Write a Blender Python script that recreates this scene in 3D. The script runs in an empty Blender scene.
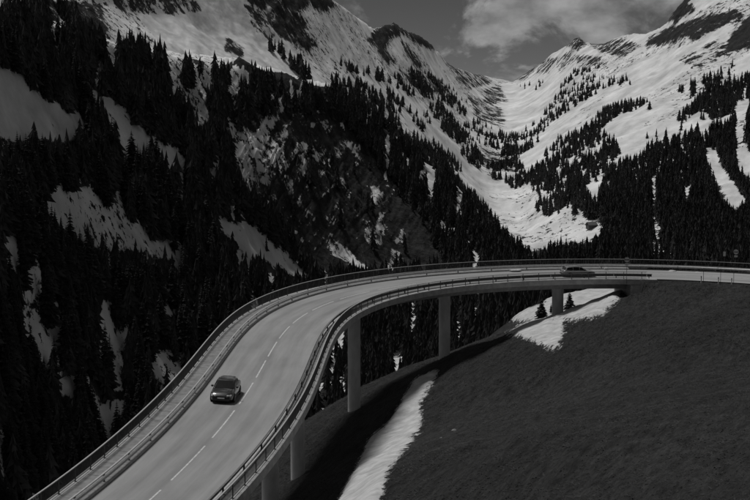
import bpy, bmesh, math, random
import numpy as np
from mathutils import Vector, Matrix

random.seed(7)
rng = np.random.default_rng(11)
sc = bpy.context.scene
C = sc.collection

# ------------------------------------------------------------------ camera
FPX, PITCH, CAMH = 1594.9, 0.09334, 26.417
cam_d = bpy.data.cameras.new('camera')
cam = bpy.data.objects.new('camera', cam_d)
C.objects.link(cam)
cam_d.sensor_width = 36.0
cam_d.lens = 36.0 * FPX / 750.0
cam_d.clip_start = 0.5
cam_d.clip_end = 20000
cam.location = (0, 0, CAMH)
cam.rotation_euler = (math.pi / 2 - PITCH, 0, 0)
sc.camera = cam
sc.render.resolution_x, sc.render.resolution_y = 1024, 683

# ------------------------------------------------------------------ light
SUN_EL, SUN_AZ = math.radians(67), math.radians(-54)   # azimuth from +Y, negative = towards -X
sv = Vector((math.sin(SUN_AZ) * math.cos(SUN_EL), math.cos(SUN_AZ) * math.cos(SUN_EL), math.sin(SUN_EL)))
sun_d = bpy.data.lights.new('sun', 'SUN')
sun_d.energy = 2.8
sun_d.angle = math.radians(13)
sun_d.color = (1.0, 0.995, 0.985)
sun = bpy.data.objects.new('sun', sun_d)
C.objects.link(sun)
sun.rotation_euler = (-sv).to_track_quat('-Z', 'Y').to_euler()

world = bpy.data.worlds.new('World')
sc.world = world
world.use_nodes = True
wn, wl = world.node_tree.nodes, world.node_tree.links
wn.clear()
def W(t, **kw):
    n = wn.new(t)
    for k, v in kw.items(): setattr(n, k, v)
    return n
sky = W('ShaderNodeTexSky', sky_type='NISHITA', sun_disc=False, sun_elevation=SUN_EL,
        sun_rotation=SUN_AZ, altitude=3000.0, air_density=0.55, dust_density=0.05, ozone_density=1.0)
sep = W('ShaderNodeSeparateColor')
wl.new(sky.outputs[0], sep.inputs[0])
# broken cloud deck: noise on the direction projected to a flat layer
tc = W('ShaderNodeTexCoord')
sx = W('ShaderNodeSeparateXYZ'); wl.new(tc.outputs['Generated'], sx.inputs[0])
def M_(op, a, b, nodes=None, links=None):
    n = (nodes or wn).new('ShaderNodeMath'); n.operation = op
    for i, v in enumerate((a, b)):
        if v is None: continue
        if isinstance(v, (int, float)): n.inputs[i].default_value = v
        else: (links or wl).new(v, n.inputs[i])
    return n.outputs[0]
den = M_('ADD', M_('MAXIMUM', sx.outputs[2], -0.05), 0.30)
cx_ = M_('DIVIDE', sx.outputs[0], den); cy_ = M_('DIVIDE', sx.outputs[1], den)
cb = W('ShaderNodeCombineXYZ'); wl.new(cx_, cb.inputs[0]); wl.new(M_('MULTIPLY', cy_, 0.55), cb.inputs[1]); cb.inputs[2].default_value = 7.1
nz = W('ShaderNodeTexNoise', noise_dimensions='3D')  # CLOUDS
nz.inputs['Scale'].default_value = 3.6; nz.inputs['Detail'].default_value = 10; nz.inputs['Roughness'].default_value = 0.6
nz.inputs['Distortion'].default_value = 0.5
wl.new(cb.outputs[0], nz.inputs['Vector'])
rp = W('ShaderNodeMapRange', interpolation_type='SMOOTHSTEP')
rp.inputs['From Min'].default_value = 0.47; rp.inputs['From Max'].default_value = 0.57
wl.new(nz.outputs[0], rp.inputs['Value'])
nz2 = W('ShaderNodeTexNoise'); nz2.inputs['Scale'].default_value = 14; nz2.inputs['Detail'].default_value = 5
wl.new(cb.outputs[0], nz2.inputs['Vector'])
cl = M_('MULTIPLY', M_('ADD', M_('MULTIPLY', nz2.outputs[0], 2.4), -0.22), 2.9)
# black-and-white film behind a red filter: red light counts, blue is held back
mono = M_('MAXIMUM', M_('SUBTRACT', M_('MULTIPLY', sep.outputs[0], 1.5), M_('MULTIPLY', sep.outputs[2], 0.68)), M_('MULTIPLY', sep.outputs[0], 0.34))
mix = W('ShaderNodeMix', data_type='FLOAT')
wl.new(rp.outputs[0], mix.inputs['Factor'])
wl.new(mono, mix.inputs['A']); wl.new(cl, mix.inputs['B'])
bg = W('ShaderNodeBackground'); bg.inputs['Strength'].default_value = 0.09
wl.new(mix.outputs['Result'], bg.inputs['Color'])
wo = W('ShaderNodeOutputWorld'); wl.new(bg.outputs[0], wo.inputs['Surface'])

vs = sc.view_settings
vs.view_transform = 'Standard'; vs.look = 'None'; vs.exposure = -0.15; vs.gamma = 1.0; vs.use_curve_mapping = False

# ------------------------------------------------------------------ helpers
def tag(o, label=None, cat=None, group=None, kind=None):
    if label: o['label'] = label
    if cat: o['category'] = cat
    if group: o['group'] = group
    if kind: o['kind'] = kind
    return o
def empty(name, loc=(0, 0, 0), rz=0.0, parent=None):
    o = bpy.data.objects.new(name, None); C.objects.link(o)
    o.empty_display_size = 0.5
    o.location = loc; o.rotation_euler = (0, 0, rz)
    if parent: o.parent = parent
    return o
def link(name, me, mat=None, parent=None):
    o = bpy.data.objects.new(name, me); C.objects.link(o)
    if mat and not me.materials: me.materials.append(mat)
    if parent: o.parent = parent
    return o
def pydata(name, v, f, smooth=False):
    me = bpy.data.meshes.new(name)
    me.from_pydata([tuple(p) for p in v], [], [tuple(q) for q in f])
    me.update()
    if smooth: me.polygons.foreach_set('use_smooth', np.ones(len(me.polygons), bool))
    return me
def npmesh(name, v, f, smooth=False):
    """v (n,3), f (m,k) arrays with constant k"""
    v = np.asarray(v, np.float32); f = np.asarray(f, np.int32)
    me = bpy.data.meshes.new(name)
    me.vertices.add(len(v)); me.vertices.foreach_set('co', v.ravel())
    k = f.shape[1]
    me.loops.add(f.size); me.loops.foreach_set('vertex_index', f.ravel())
    me.polygons.add(len(f))
    me.polygons.foreach_set('loop_start', np.arange(0, f.size, k, dtype=np.int32))
    me.polygons.foreach_set('loop_total', np.full(len(f), k, np.int32))
    me.polygons.foreach_set('use_smooth', np.full(len(f), smooth, bool))
    me.update(calc_edges=True); me.validate()
    return me
class MB:
    """collects shapes into one mesh"""
    def __init__(s): s.v = []; s.f = []
    def add(s, v, f):
        n = len(s.v); s.v += [tuple(p) for p in v]; s.f += [tuple(i + n for i in q) for q in f]; return s
    def box(s, lo, hi):
        x0, y0, z0 = lo; x1, y1, z1 = hi
        return s.add([(x0,y0,z0),(x1,y0,z0),(x1,y1,z0),(x0,y1,z0),(x0,y0,z1),(x1,y0,z1),(x1,y1,z1),(x0,y1,z1)],
                     [(3,2,1,0),(4,5,6,7),(0,1,5,4),(1,2,6,5),(2,3,7,6),(3,0,4,7)])
    def lathe(s, prof, n=16, axis='z', origin=(0,0,0)):
        v = []; f = []
        for r, h in prof:
            for i in range(n):
                a = 2 * math.pi * i / n
                c, d = r * math.cos(a), r * math.sin(a)
                p = {'z': (c, d, h), 'y': (c, h, d), 'x': (h, c, d)}[axis]
                v.append((p[0]+origin[0], p[1]+origin[1], p[2]+origin[2]))
        for j in range(len(prof) - 1):
            for i in range(n):
                a, b = j*n+i, j*n+(i+1) % n
                f.append((a, b, b+n, a+n))
        f.append(tuple(reversed(range(n)))); f.append(tuple(range((len(prof)-1)*n, len(prof)*n)))
        return s.add(v, f)
    def tube(s, pts, r, n=6):
        pts = [Vector(p) for p in pts]; v = []; f = []
        for i, p in enumerate(pts):
            d = (pts[min(i+1, len(pts)-1)] - pts[max(i-1, 0)]).normalized()
            up = Vector((0, 0, 1)) if abs(d.z) < .9 else Vector((1, 0, 0))
            a = d.cross(up).normalized(); b = a.cross(d)
            for k in range(n):
                t = 2*math.pi*k/n
                v.append(p + a*r*math.cos(t) + b*r*math.sin(t))
        for j in range(len(pts)-1):
            for k in range(n):
                a, b = j*n+k, j*n+(k+1) % n
                f.append((a, b, b+n, a+n))
        f.append(tuple(reversed(range(n)))); f.append(tuple(range((len(pts)-1)*n, len(pts)*n)))
        return s.add(v, f)
    def mesh(s, name, smooth=False):
        me = pydata(name, s.v, s.f, smooth)
        bm = bmesh.new(); bm.from_mesh(me); bmesh.ops.recalc_face_normals(bm, faces=bm.faces); bm.to_mesh(me); bm.free()
        return me
    def build(s, name, mat, parent=None, smooth=False):
        return link(name, s.mesh(name, smooth), mat, parent)
def auto_smooth(o, deg=40):
    me = o.data
    bm = bmesh.new(); bm.from_mesh(me)
    for e in bm.edges:
        e.smooth = not (len(e.link_faces) == 2 and e.calc_face_angle(0) > math.radians(deg))
    for f in bm.faces: f.smooth = True
    bm.to_mesh(me); bm.free()
    return o

# value noise
def _hash(ix, iy, iz, seed):
    h = (ix.astype(np.int64) * 374761393 + iy.astype(np.int64) * 668265263 + iz.astype(np.int64) * 2147483647 + seed * 1442695041) & 0xffffffff
    h = ((h ^ (h >> 13)) * 1274126177) & 0xffffffff
    h = ((h ^ (h >> 16)) * 2246822519) & 0xffffffff
    return ((h ^ (h >> 15)) & 0xffff) / 65535.0
def vnoise(x, y, z=None, seed=0):
    if z is None: z = np.zeros_like(x)
    ix, iy, iz = np.floor(x), np.floor(y), np.floor(z)
    fx, fy, fz = x-ix, y-iy, z-iz
    fx, fy, fz = [t*t*t*(t*(t*6-15)+10) for t in (fx, fy, fz)]
    r = 0
    for a in (0, 1):
        wx = fx if a else 1-fx
        for b in (0, 1):
            wy = fy if b else 1-fy
            for c in (0, 1):
                wz = fz if c else 1-fz
                r = r + wx*wy*wz*_hash(ix+a, iy+b, iz+c, seed)
    return r*2-1
def fbm(x, y, z=None, oct=5, seed=0, gain=.5, ridge=False):
    s = 0; a = 1; t = 0
    for o in range(oct):
        k = 2.03**o
        n = vnoise(x*k+o*17.3, y*k+o*9.1, None if z is None else z*k+o*5.7, seed+o)
        if ridge: n = 1-2*np.abs(n)
        s = s+a*n; t += a; a *= gain
    return s/t

# pixels <-> world
CP, SP = math.cos(PITCH), math.sin(PITCH)
def ray(px, py):
    u = (np.asarray(px, float)-375)/FPX; v = (250-np.asarray(py, float))/FPX
    d = np.stack([u+0*v, CP+v*SP+0*u, v*CP-SP+0*u], -1)
    return d/d[..., 1:2]                      # per metre of ground distance Y
def at(px, py, Y):
    d = ray(px, py); Y = np.asarray(Y, float)
    return d*Y[..., None]+np.array([0, 0, CAMH])
def to_px(P):
    X, Y, Z = P[..., 0], P[..., 1], P[..., 2]-CAMH
    d = Y*CP-Z*SP; v = Y*SP+Z*CP
    d = np.where(d < 1, 1, d)
    return 375+FPX*X/d, 250-FPX*v/d
def poly_sd(px, py, poly):
    """signed distance in pixels, positive inside"""
    poly = np.array(poly, float); n = len(poly)
    x0, y0 = poly.min(0)-30; x1, y1 = poly.max(0)+30
    out = np.full(px.shape, -30.0)
    m = (px > x0) & (px < x1) & (py > y0) & (py < y1)
    if not m.any(): return out
    x, y = px[m], py[m]
    d2 = np.full(x.shape, 1e9); ins = np.zeros(x.shape, bool)
    for i in range(n):
        a, b = poly[i], poly[(i+1) % n]; ab = b-a
        t = np.clip(((x-a[0])*ab[0]+(y-a[1])*ab[1])/(ab@ab+1e-9), 0, 1)
        d2 = np.minimum(d2, (x-a[0]-t*ab[0])**2+(y-a[1]-t*ab[1])**2)
        if a[1] != b[1]:
            c = ((a[1] > y) != (b[1] > y)) & (x < (b[0]-a[0])*(y-a[1])/(b[1]-a[1])+a[0])
            ins ^= c
    out[m] = np.where(ins, 1, -1)*np.sqrt(d2)
    return out

# ------------------------------------------------------------------ materials
def mat(name, c1, c2=None, scale=3.0, rough=.8, bump=0.0, bscale=None, detail=6, metallic=0.0, coat=0.0, spec=.5, stretch=None, contrast=(.35, .65)):
    m = bpy.data.materials.new(name); m.use_nodes = True
    nt = m.node_tree; n = nt.nodes; l = nt.links
    b = n['Principled BSDF']
    b.inputs['Roughness'].default_value = rough; b.inputs['Metallic'].default_value = metallic
    b.inputs['Specular IOR Level'].default_value = spec
    b.inputs['Coat Weight'].default_value = coat
    b.inputs['Base Color'].default_value = (c1, c1, c1, 1)
    t = n.new('ShaderNodeTexCoord'); src = t.outputs['Object']
    if stretch:
        mp = n.new('ShaderNodeMapping'); mp.inputs['Scale'].default_value = stretch[:3]
        if len(stretch) > 3: mp.inputs['Rotation'].default_value = (0, 0, stretch[3])
        l.new(src, mp.inputs[0]); src = mp.outputs[0]
    if c2 is not None:
        t1 = n.new('ShaderNodeTexNoise'); t1.inputs['Scale'].default_value = scale; t1.inputs['Detail'].default_value = detail
        t1.inputs['Roughness'].default_value = .6
        l.new(src, t1.inputs['Vector'])
        r = n.new('ShaderNodeMapRange'); r.inputs['From Min'].default_value = contrast[0]; r.inputs['From Max'].default_value = contrast[1]
        r.inputs['To Min'].default_value = c1; r.inputs['To Max'].default_value = c2
        l.new(t1.outputs[0], r.inputs['Value']); l.new(r.outputs[0], b.inputs['Base Color'])
    if bump:
        t2 = n.new('ShaderNodeTexNoise'); t2.inputs['Scale'].default_value = bscale or scale*4; t2.inputs['Detail'].default_value = 6
        l.new(src, t2.inputs['Vector'])
        bp = n.new('ShaderNodeBump'); bp.inputs['Strength'].default_value = bump; bp.inputs['Distance'].default_value = .1
        l.new(t2.outputs[0], bp.inputs['Height']); l.new(bp.outputs[0], b.inputs['Normal'])
    return m

M = {}
M['concrete'] = mat('concrete', .24, .36, 1.2, .85, .15, 14)
M['slab'] = mat('slab_concrete', .13, .22, 1.6, .9, .2, 18)
M['kerb'] = mat('kerb_stone', .30, .42, 2.5, .8, .1, 20)
M['pillar'] = mat('pillar_concrete', .42, .60, .9, .85, .12, 10, stretch=(1, 1, .35))
M['joint'] = mat('joint_line', .07, .11, 4, .9)
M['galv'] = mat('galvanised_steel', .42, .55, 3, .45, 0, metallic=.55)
M['rail'] = mat('railing_steel', .36, .46, 3, .5, 0, metallic=.4)
M['bars'] = mat('railing_bars', .05, .08, 3, .6)
M['dark_steel'] = mat('dark_steel', .05, .08, 5, .55)
M['paint_white'] = mat('road_paint', .26, .52, 3.0, .7, contrast=(.3, .55))
M['white'] = mat('white_plastic', .6, .72, 4, .5)
M['black'] = mat('black_plastic', .012, .02, 5, .5)
M['sign_white'] = mat('sign_face', .5, .58, 6, .45)
M['sign_rim'] = mat('sign_rim', .10, .14, 6, .5)
M['car_dark'] = mat('car_paint_dark', .045, None, rough=.3, coat=1.0, metallic=.6)
M['galv_shaded'] = mat('shaded_barrier_steel', .10, .17, 3, .6, metallic=.3)  # same galvanised steel, shade of the barrier's back put into its colour
M['car_grey'] = mat('car_paint_grey', .16, None, rough=.3, coat=1.0)
M['glass'] = mat('car_glass', .008, None, rough=.06, spec=.8)
M['tyre'] = mat('tyre_rubber', .012, .02, 20, .9)
M['rim'] = mat('wheel_rim', .35, .45, 10, .35, metallic=.7)
M['lamp'] = mat('lamp_lens', .5, .7, 30, .12, spec=.8)
M['tail'] = mat('tail_lens', .05, .07, 30, .2)
M['bark'] = mat('bark', .03, .06, 6, .95)
M['needles'] = mat('needles', .012, .040, .12, .9, contrast=(.3, .7), spec=.15)
M['needles_far'] = mat('needles_far', .014, .062, .09, .9, contrast=(.3, .7), spec=.15)
M['wood'] = mat('weathered_wood', .05, .09, 3, .9)
M['roof'] = mat('hut_roof', .06, .10, 2, .9)
M['snow_lump'] = mat('old_snow', .34, .48, 5, .8, .3, 9)
M['grass'] = mat('dry_grass', .016, .060, .6, .95, contrast=(.3, .7), spec=.1)

def asphalt():
    m = bpy.data.materials.new('asphalt'); m.use_nodes = True
    n, l = m.node_tree.nodes, m.node_tree.links; b = n['Principled BSDF']
    b.inputs['Roughness'].default_value = .85; b.inputs['Specular IOR Level'].default_value = .35
    uv = n.new('ShaderNodeUVMap'); uv.uv_map = 'road'
    s = n.new('ShaderNodeSeparateXYZ'); l.new(uv.outputs[0], s.inputs[0])
    mm = lambda op, a, b_: M_(op, a, b_, n, l)
    # wheel-track wear: bands along the lanes
    absy = mm('ABSOLUTE', s.outputs[1], None)
    tr = mm('COSINE', mm('MULTIPLY', mm('SUBTRACT', absy, 1.05), 2*math.pi/1.75), None)
    def noise(sx_, sy_, scale, det=6, rough=.6):
        mp = n.new('ShaderNodeMapping'); mp.inputs['Scale'].default_value = (sx_, sy_, 1); l.new(uv.outputs[0], mp.inputs[0])
        t = n.new('ShaderNodeTexNoise'); t.inputs['Scale'].default_value = scale; t.inputs['Detail'].default_value = det
        t.inputs['Roughness'].default_value = rough
        l.new(mp.outputs[0], t.inputs['Vector']); return t.outputs[0]
    n1 = noise(.05, 1.0, 1.1); n2 = noise(1, 1, 9, 4, .7); n3 = noise(.12, .25, 1.0)
    v = mm('ADD', mm('MULTIPLY', tr, .016), mm('MULTIPLY', n1, .22))
    v = mm('ADD', v, mm('MULTIPLY', n2, .05)); v = mm('ADD', v, mm('MULTIPLY', n3, .12))
    # light dust and grit gathered along the edges
    ed = n.new('ShaderNodeMapRange'); ed.interpolation_type = 'SMOOTHSTEP'
    ed.inputs['From Min'].default_value = 2.7; ed.inputs['From Max'].default_value = 3.9; ed.inputs['To Max'].default_value = .045
    l.new(absy, ed.inputs['Value'])
    v = mm('ADD', v, ed.outputs[0])
    v = mm('ADD', v, .03)
    l.new(v, b.inputs['Base Color'])
    bp = n.new('ShaderNodeBump'); bp.inputs['Strength'].default_value = .25; bp.inputs['Distance'].default_value = .02
    l.new(noise(1, 1, 30, 4, .7), bp.inputs['Height']); l.new(bp.outputs[0], b.inputs['Normal'])
    return m
M['asphalt'] = asphalt()

def terrain_mat(name, ground, snow, sc_snow, sc_ground, amp, bump_d, streak=None, hill=False):
    """ground and snow split by the painted 'snow' attribute, broken up by noise"""
    m = bpy.data.materials.new(name); m.use_nodes = True
    n, l = m.node_tree.nodes, m.node_tree.links; b = n['Principled BSDF']
    b.inputs['Roughness'].default_value = .92; b.inputs['Specular IOR Level'].default_value = .1
    a = n.new('ShaderNodeAttribute'); a.attribute_name = 'snow'
    t = n.new('ShaderNodeTexCoord')
    mm = lambda op, x, y: M_(op, x, y, n, l)
    def noise(scale, det=8, rough=.62, mp=None):
        src = t.outputs['Object']
        if mp:
            q = n.new('ShaderNodeMapping'); q.inputs['Scale'].default_value = mp[:3]; q.inputs['Rotation'].default_value = mp[3:]
            if hill: q.vector_type = 'TEXTURE'
            l.new(src, q.inputs[0]); src = q.outputs[0]
        k = n.new('ShaderNodeTexNoise'); k.inputs['Scale'].default_value = scale; k.inputs['Detail'].default_value = det
        k.inputs['Roughness'].default_value = rough; l.new(src, k.inputs['Vector']); return k.outputs[0]
    nb = noise(sc_snow, 10, .78, streak if hill else None)
    v = mm('ADD', a.outputs['Fac'], mm('MULTIPLY', mm('SUBTRACT', nb, .5), amp))
    if not hill:      # scrub, boulders and thaw holes poking through the snow
        sp = n.new('ShaderNodeMapRange'); sp.inputs['From Min'].default_value = .53; sp.inputs['From Max'].default_value = .62; sp.inputs['To Max'].default_value = -1.2
        pat = n.new('ShaderNodeMapRange'); pat.inputs['From Min'].default_value = .49; pat.inputs['From Max'].default_value = .62
        l.new(noise(.16, 5, .7), sp.inputs['Value']); l.new(noise(.006, 4, .6), pat.inputs['Value'])
        v = mm('ADD', v, mm('MULTIPLY', sp.outputs[0], pat.outputs[0]))
    r = n.new('ShaderNodeMapRange'); r.interpolation_type = 'SMOOTHSTEP'
    r.inputs['From Min'].default_value = .46; r.inputs['From Max'].default_value = .54; l.new(v, r.inputs['Value'])
    def ranged(x, lo, hi, c=(.3, .7)):
        k = n.new('ShaderNodeMapRange'); k.inputs['From Min'].default_value = c[0]; k.inputs['From Max'].default_value = c[1]
        k.inputs['To Min'].default_value = lo; k.inputs['To Max'].default_value = hi; l.new(x, k.inputs['Value']); return k.outputs[0]
    g = noise(sc_ground, 8, .65, streak)
    gv = ranged(g, *ground)
    if hill:
        g2 = noise(.05, 4, .5, streak); gv = mm('MULTIPLY', gv, ranged(g2, .78, 1.22))
        g3 = noise(3.0, 8, .8, streak); gv = mm('MULTIPLY', gv, ranged(g3, .4, 1.6))
    sv_ = ranged(noise(sc_snow*.6, 7, .6), *snow)
    mx = n.new('ShaderNodeMix'); mx.data_type = 'FLOAT'
    l.new(r.outputs[0], mx.inputs['Factor']); l.new(gv, mx.inputs['A']); l.new(sv_, mx.inputs['B'])
    l.new(mx.outputs['Result'], b.inputs['Base Color'])
    bp = n.new('ShaderNodeBump'); bp.inputs['Strength'].default_value = .8; bp.inputs['Distance'].default_value = bump_d
    hh = mm('ADD', mm('MULTIPLY', g, mm('SUBTRACT', 1.15, r.outputs[0])), mm('MULTIPLY', r.outputs[0], .35))
    l.new(hh, bp.inputs['Height']); l.new(bp.outputs[0], b.inputs['Normal'])
    return m
M['mountain'] = terrain_mat('mountain_ground', (.008, .044), (.38, .72), .05, .10, 1.9, 5.0)
M['hill'] = terrain_mat('hillside_turf', (.010, .038), (.30, .54), 1.1, .9, 1.0, .55, streak=(2.2, .6, 1.0, 0, 0, 1.2), hill=True)

# ------------------------------------------------------------------ road alignment (from the photograph's lane dashes)
KK = np.linspace(-40, 170, 12)
KV = np.array([.00425, .0043, .00462, .00594, .00113, -.00377, -.01096, -.01802, -.02281, -.02414, -.02421, -.02403])
ZKs = np.linspace(-40, 170, 8)
ZV = np.array([-2.53178, -.67438, 1.21438, 1.89402, 2.03187, 2.0417, 1.7705, 1.14353])
DS = .5
SS = np.arange(-70, 250.01, DS)
kv = np.interp(SS, np.append(KK, [200]), np.append(KV, [0]))
i0 = int(np.argmin(abs(SS)))
TH = np.concatenate([[0], np.cumsum((kv[1:]+kv[:-1])/2*DS)]); TH = TH-TH[i0]+1.37755
def _cum(d): return np.concatenate([[0], np.cumsum((d[1:]+d[:-1])/2*DS)])
RX = _cum(np.cos(TH)); RX = RX-RX[i0]-14.25266
RY = _cum(np.sin(TH)); RY = RY-RY[i0]+109.4338
def _cub(s):
    t = (np.clip(s, -40, 169.999)-ZKs[0])/(ZKs[1]-ZKs[0]); i = np.clip(t.astype(int), 0, 6); u = t-i
    e = np.concatenate([[2*ZV[0]-ZV[1]], ZV, [2*ZV[-1]-ZV[-2]]])
    a, b, c, d = e[i], e[i+1], e[i+2], e[i+3]
    z = b+.5*u*(c-a+u*(2*a-5*b+4*c-d+u*(3*(b-c)+d-a)))
    return z+np.where(s < -40, (s+40)*.062, 0)+np.where(s > 170, -(s-170)*.02, 0)
RZ = _cub(SS)
BANK = .055
def rp_(s, off, z=0.0):
    """world point on the road at station s, offset to the left, height above the surface"""
    s = np.asarray(s, float); off = np.asarray(off, float)
    th = np.interp(s, SS, TH)
    return np.stack([np.interp(s, SS, RX)-np.sin(th)*off, np.interp(s, SS, RY)+np.cos(th)*off, np.interp(s, SS, RZ)+BANK*off+z+0*s], -1)
def heading(s): return float(np.interp(s, SS, TH))
BR0, BR1 = -70.0, 142.0        # bridge from .. to
def sweep(prof, s0, s1, step=1.0, closed=True, caps=True):
    n = max(2, int(math.ceil((s1-s0)/step))+1)
    st = np.linspace(s0, s1, n); p = np.array(prof, float); k = len(p)
    V = rp_(st[:, None]+0*p[None, :, 0], p[None, :, 0]+0*st[:, None], p[None, :, 1]+0*st[:, None]).reshape(-1, 3)
    F = []
    for i in range(n-1):
        for j in range(k if closed else k-1):
            a, b = i*k+j, i*k+(j+1) % k
            F.append((a, b, b+k, a+k))
    if closed and caps:
        F.append(tuple(reversed(range(k)))); F.append(tuple(range((n-1)*k, n*k)))
    return V, F
def sweep_mesh(name, prof, s0, s1, step=1.0, closed=True):
    me = pydata(name, *sweep(prof, s0, s1, step, closed))
    bm = bmesh.new(); bm.from_mesh(me); bmesh.ops.recalc_face_normals(bm, faces=bm.faces); bm.to_mesh(me); bm.free()
    return me
def rect(o0, o1, z0, z1): return [(o0, z0), (o1, z0), (o1, z1), (o0, z1)]

# ------------------------------------------------------------------ near hillside (heightfield through measured points)
PIL = [(20.5, -15.5, .85), (44.8, -14.9, .85), (67.7, -15.97, .8), (91.0, -13.62, .8), (111.8, -8.64, .78), (130.8, -4.66, .82)]
cpts = []
for s, z, r in PIL:
    p = rp_(s, 0); cpts.append((p[0], p[1], z))
for px, py, Y in [(305,425,196),(361,387,216),(400,372,222),(440,357,226),(470,345,230),(505,332,240),
                  (750,500,66),(600,500,84),(500,500,98),(420,500,104),(340,500,115),(750,400,112),(750,320,172),(640,400,132),(640,330,186),
                  (690,300,205),(500,430,152),(560,380,178),(500,370,196),(435,378,196),(400,440,141),(372,470,125),(560,440,130),(540,292,292),(615,292,285),
                  (585,318,240),(620,300,235),(300,500,158)]:
    q = at(px, py, Y); cpts.append(tuple(q))
for s in range(146, 222, 8):
    for off in (-6.5, 0, 6.5):
        q = rp_(s, off, -.15); cpts.append(tuple(q))
cpts += [(-30,225,-34),(-60,150,-52),(-45,110,-40),(-35,80,-30),(0,295,-40),(-45,300,-75),(20,350,-45),(70,350,-26),(100,320,-10),(60,262,-4),(95,262,0),
         (0,0,19),(0,40,11),(60,20,21),(120,60,22),(150,150,16),(150,230,6),(-50,20,-10),(-80,220,-75),(170,330,-5)]
cp = np.array(cpts)
def tps(cp, lam=.02):
    x = cp[:, :2]/100; d = np.linalg.norm(x[:, None]-x[None], axis=-1)
    Kp = np.where(d > 0, d*d*np.log(d+1e-12), 0)+lam*np.eye(len(x))
    P = np.hstack([np.ones((len(x), 1)), x]); n = len(x)
    A = np.zeros((n+3, n+3)); A[:n, :n] = Kp; A[:n, n:] = P; A[n:, :n] = P.T
    w = np.linalg.solve(A, np.concatenate([cp[:, 2], np.zeros(3)]))
    def ev(X, Y):
        sh = X.shape; X = X.ravel()/100; Y = Y.ravel()/100; z = w[n]+w[n+1]*X+w[n+2]*Y
        for i in range(n):
            d2 = (X-x[i, 0])**2+(Y-x[i, 1])**2
            z = z+w[i]*.5*d2*np.log(d2+1e-12)
        return z.reshape(sh)
    return ev
hill_z = tps(cp)
road_pts = np.stack([RX, RY], -1)
def hill_height(X, Y):
    z = hill_z(X, Y)
    n = fbm(X/14, Y/14, seed=3, oct=3)*.35+fbm(X/3.0, Y/7.0, seed=5, oct=4)*.16
    # terracettes and rills running down the slope
    a = 1.2; u = X*math.cos(a)+Y*math.sin(a); v = -X*math.sin(a)+Y*math.cos(a)
    n = n+fbm(u/9, v/1.8, seed=9, oct=3)*.18+fbm(u/40, v/9, seed=10, oct=3, ridge=True)*.45+fbm(u/4, v/1.1, seed=12, oct=2)*.10
    z = z+n
    # keep the ground below the road and the bridge
    sh = z.shape; Xf, Yf, zf = X.ravel(), Y.ravel(), z.ravel().copy()
    m = np.where((Yf > 60) & (Yf < 260))[0]
    best = np.full(len(m), 1e9); bi = np.zeros(len(m), int)
    for k in range(0, len(SS), 3):
        d = (Xf[m]-RX[k])**2+(Yf[m]-RY[k])**2
        c = d < best; best[c] = d[c]; bi[c] = k
    s = SS[bi]; dist = np.sqrt(best)
    off = -(Xf[m]-RX[bi])*np.sin(TH[bi])+(Yf[m]-RY[bi])*np.cos(TH[bi])
    lim = RZ[bi]+BANK*np.clip(off, -8, 8)-np.where(s > BR1, .13, 2.6)
    w = np.clip((dist-5.6)/3.0, 0, 1); w = w*w*(3-2*w)
    znew = np.minimum(zf[m], lim)
    onhill = (s > BR1)
    flat = np.where(onhill, lim, znew)
    zz = np.where(dist < 8.6, flat*(1-w)+np.where(onhill, zf[m], znew)*w, zf[m])
    zf[m] = zz
    return zf.reshape(sh)
def axis_steps(segs):
    out = []
    for a, b, st in segs: out.append(np.arange(a, b, st))
    out.append([segs[-1][1]]); return np.concatenate(out)
hx = axis_steps([(-120, -40, 3), (-40, 75, .55), (75, 130, 1.2), (130, 300, 5)])
hy = axis_steps([(-80, 40, 4), (40, 240, .6), (240, 310, 1.0), (310, 420, 5)])
GX, GY = np.meshgrid(hx, hy)
GZ = hill_height(GX, GY)
def grid_faces(ny, nx):
    i = np.arange(ny*nx).reshape(ny, nx)
    return np.stack([i[:-1, :-1], i[:-1, 1:], i[1:, 1:], i[1:, :-1]], -1).reshape(-1, 4)
HP = np.stack([GX, GY, GZ], -1)
hpx, hpy = to_px(HP)
hill_snow = [
    ([(436,372),(428,390),(419,405),(421,418),(418,432),(404,450),(388,470),(380,500),(372,530),(325,530),(340,500),(356,470),(366,450),(370,440),(385,428),(397,412),(406,395),(416,380)], 30),
    ([(508,334),(522,326),(535,320),(552,320),(563,318),(562,335),(556,350),(545,347),(535,342),(520,336)], 30),
    ([(500,318),(504,308),(515,300),(535,295),(560,292),(600,288),(625,288),(612,305),(600,315),(575,320),(545,318),(520,321)], 30),
]
hs = np.full(hpx.shape, -30.0)
for poly, cap in hill_snow:
    sd = poly_sd(hpx, hpy, poly)+1.2; hs = np.maximum(hs, np.minimum(sd, cap))
vis = (GY > 60)
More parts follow.
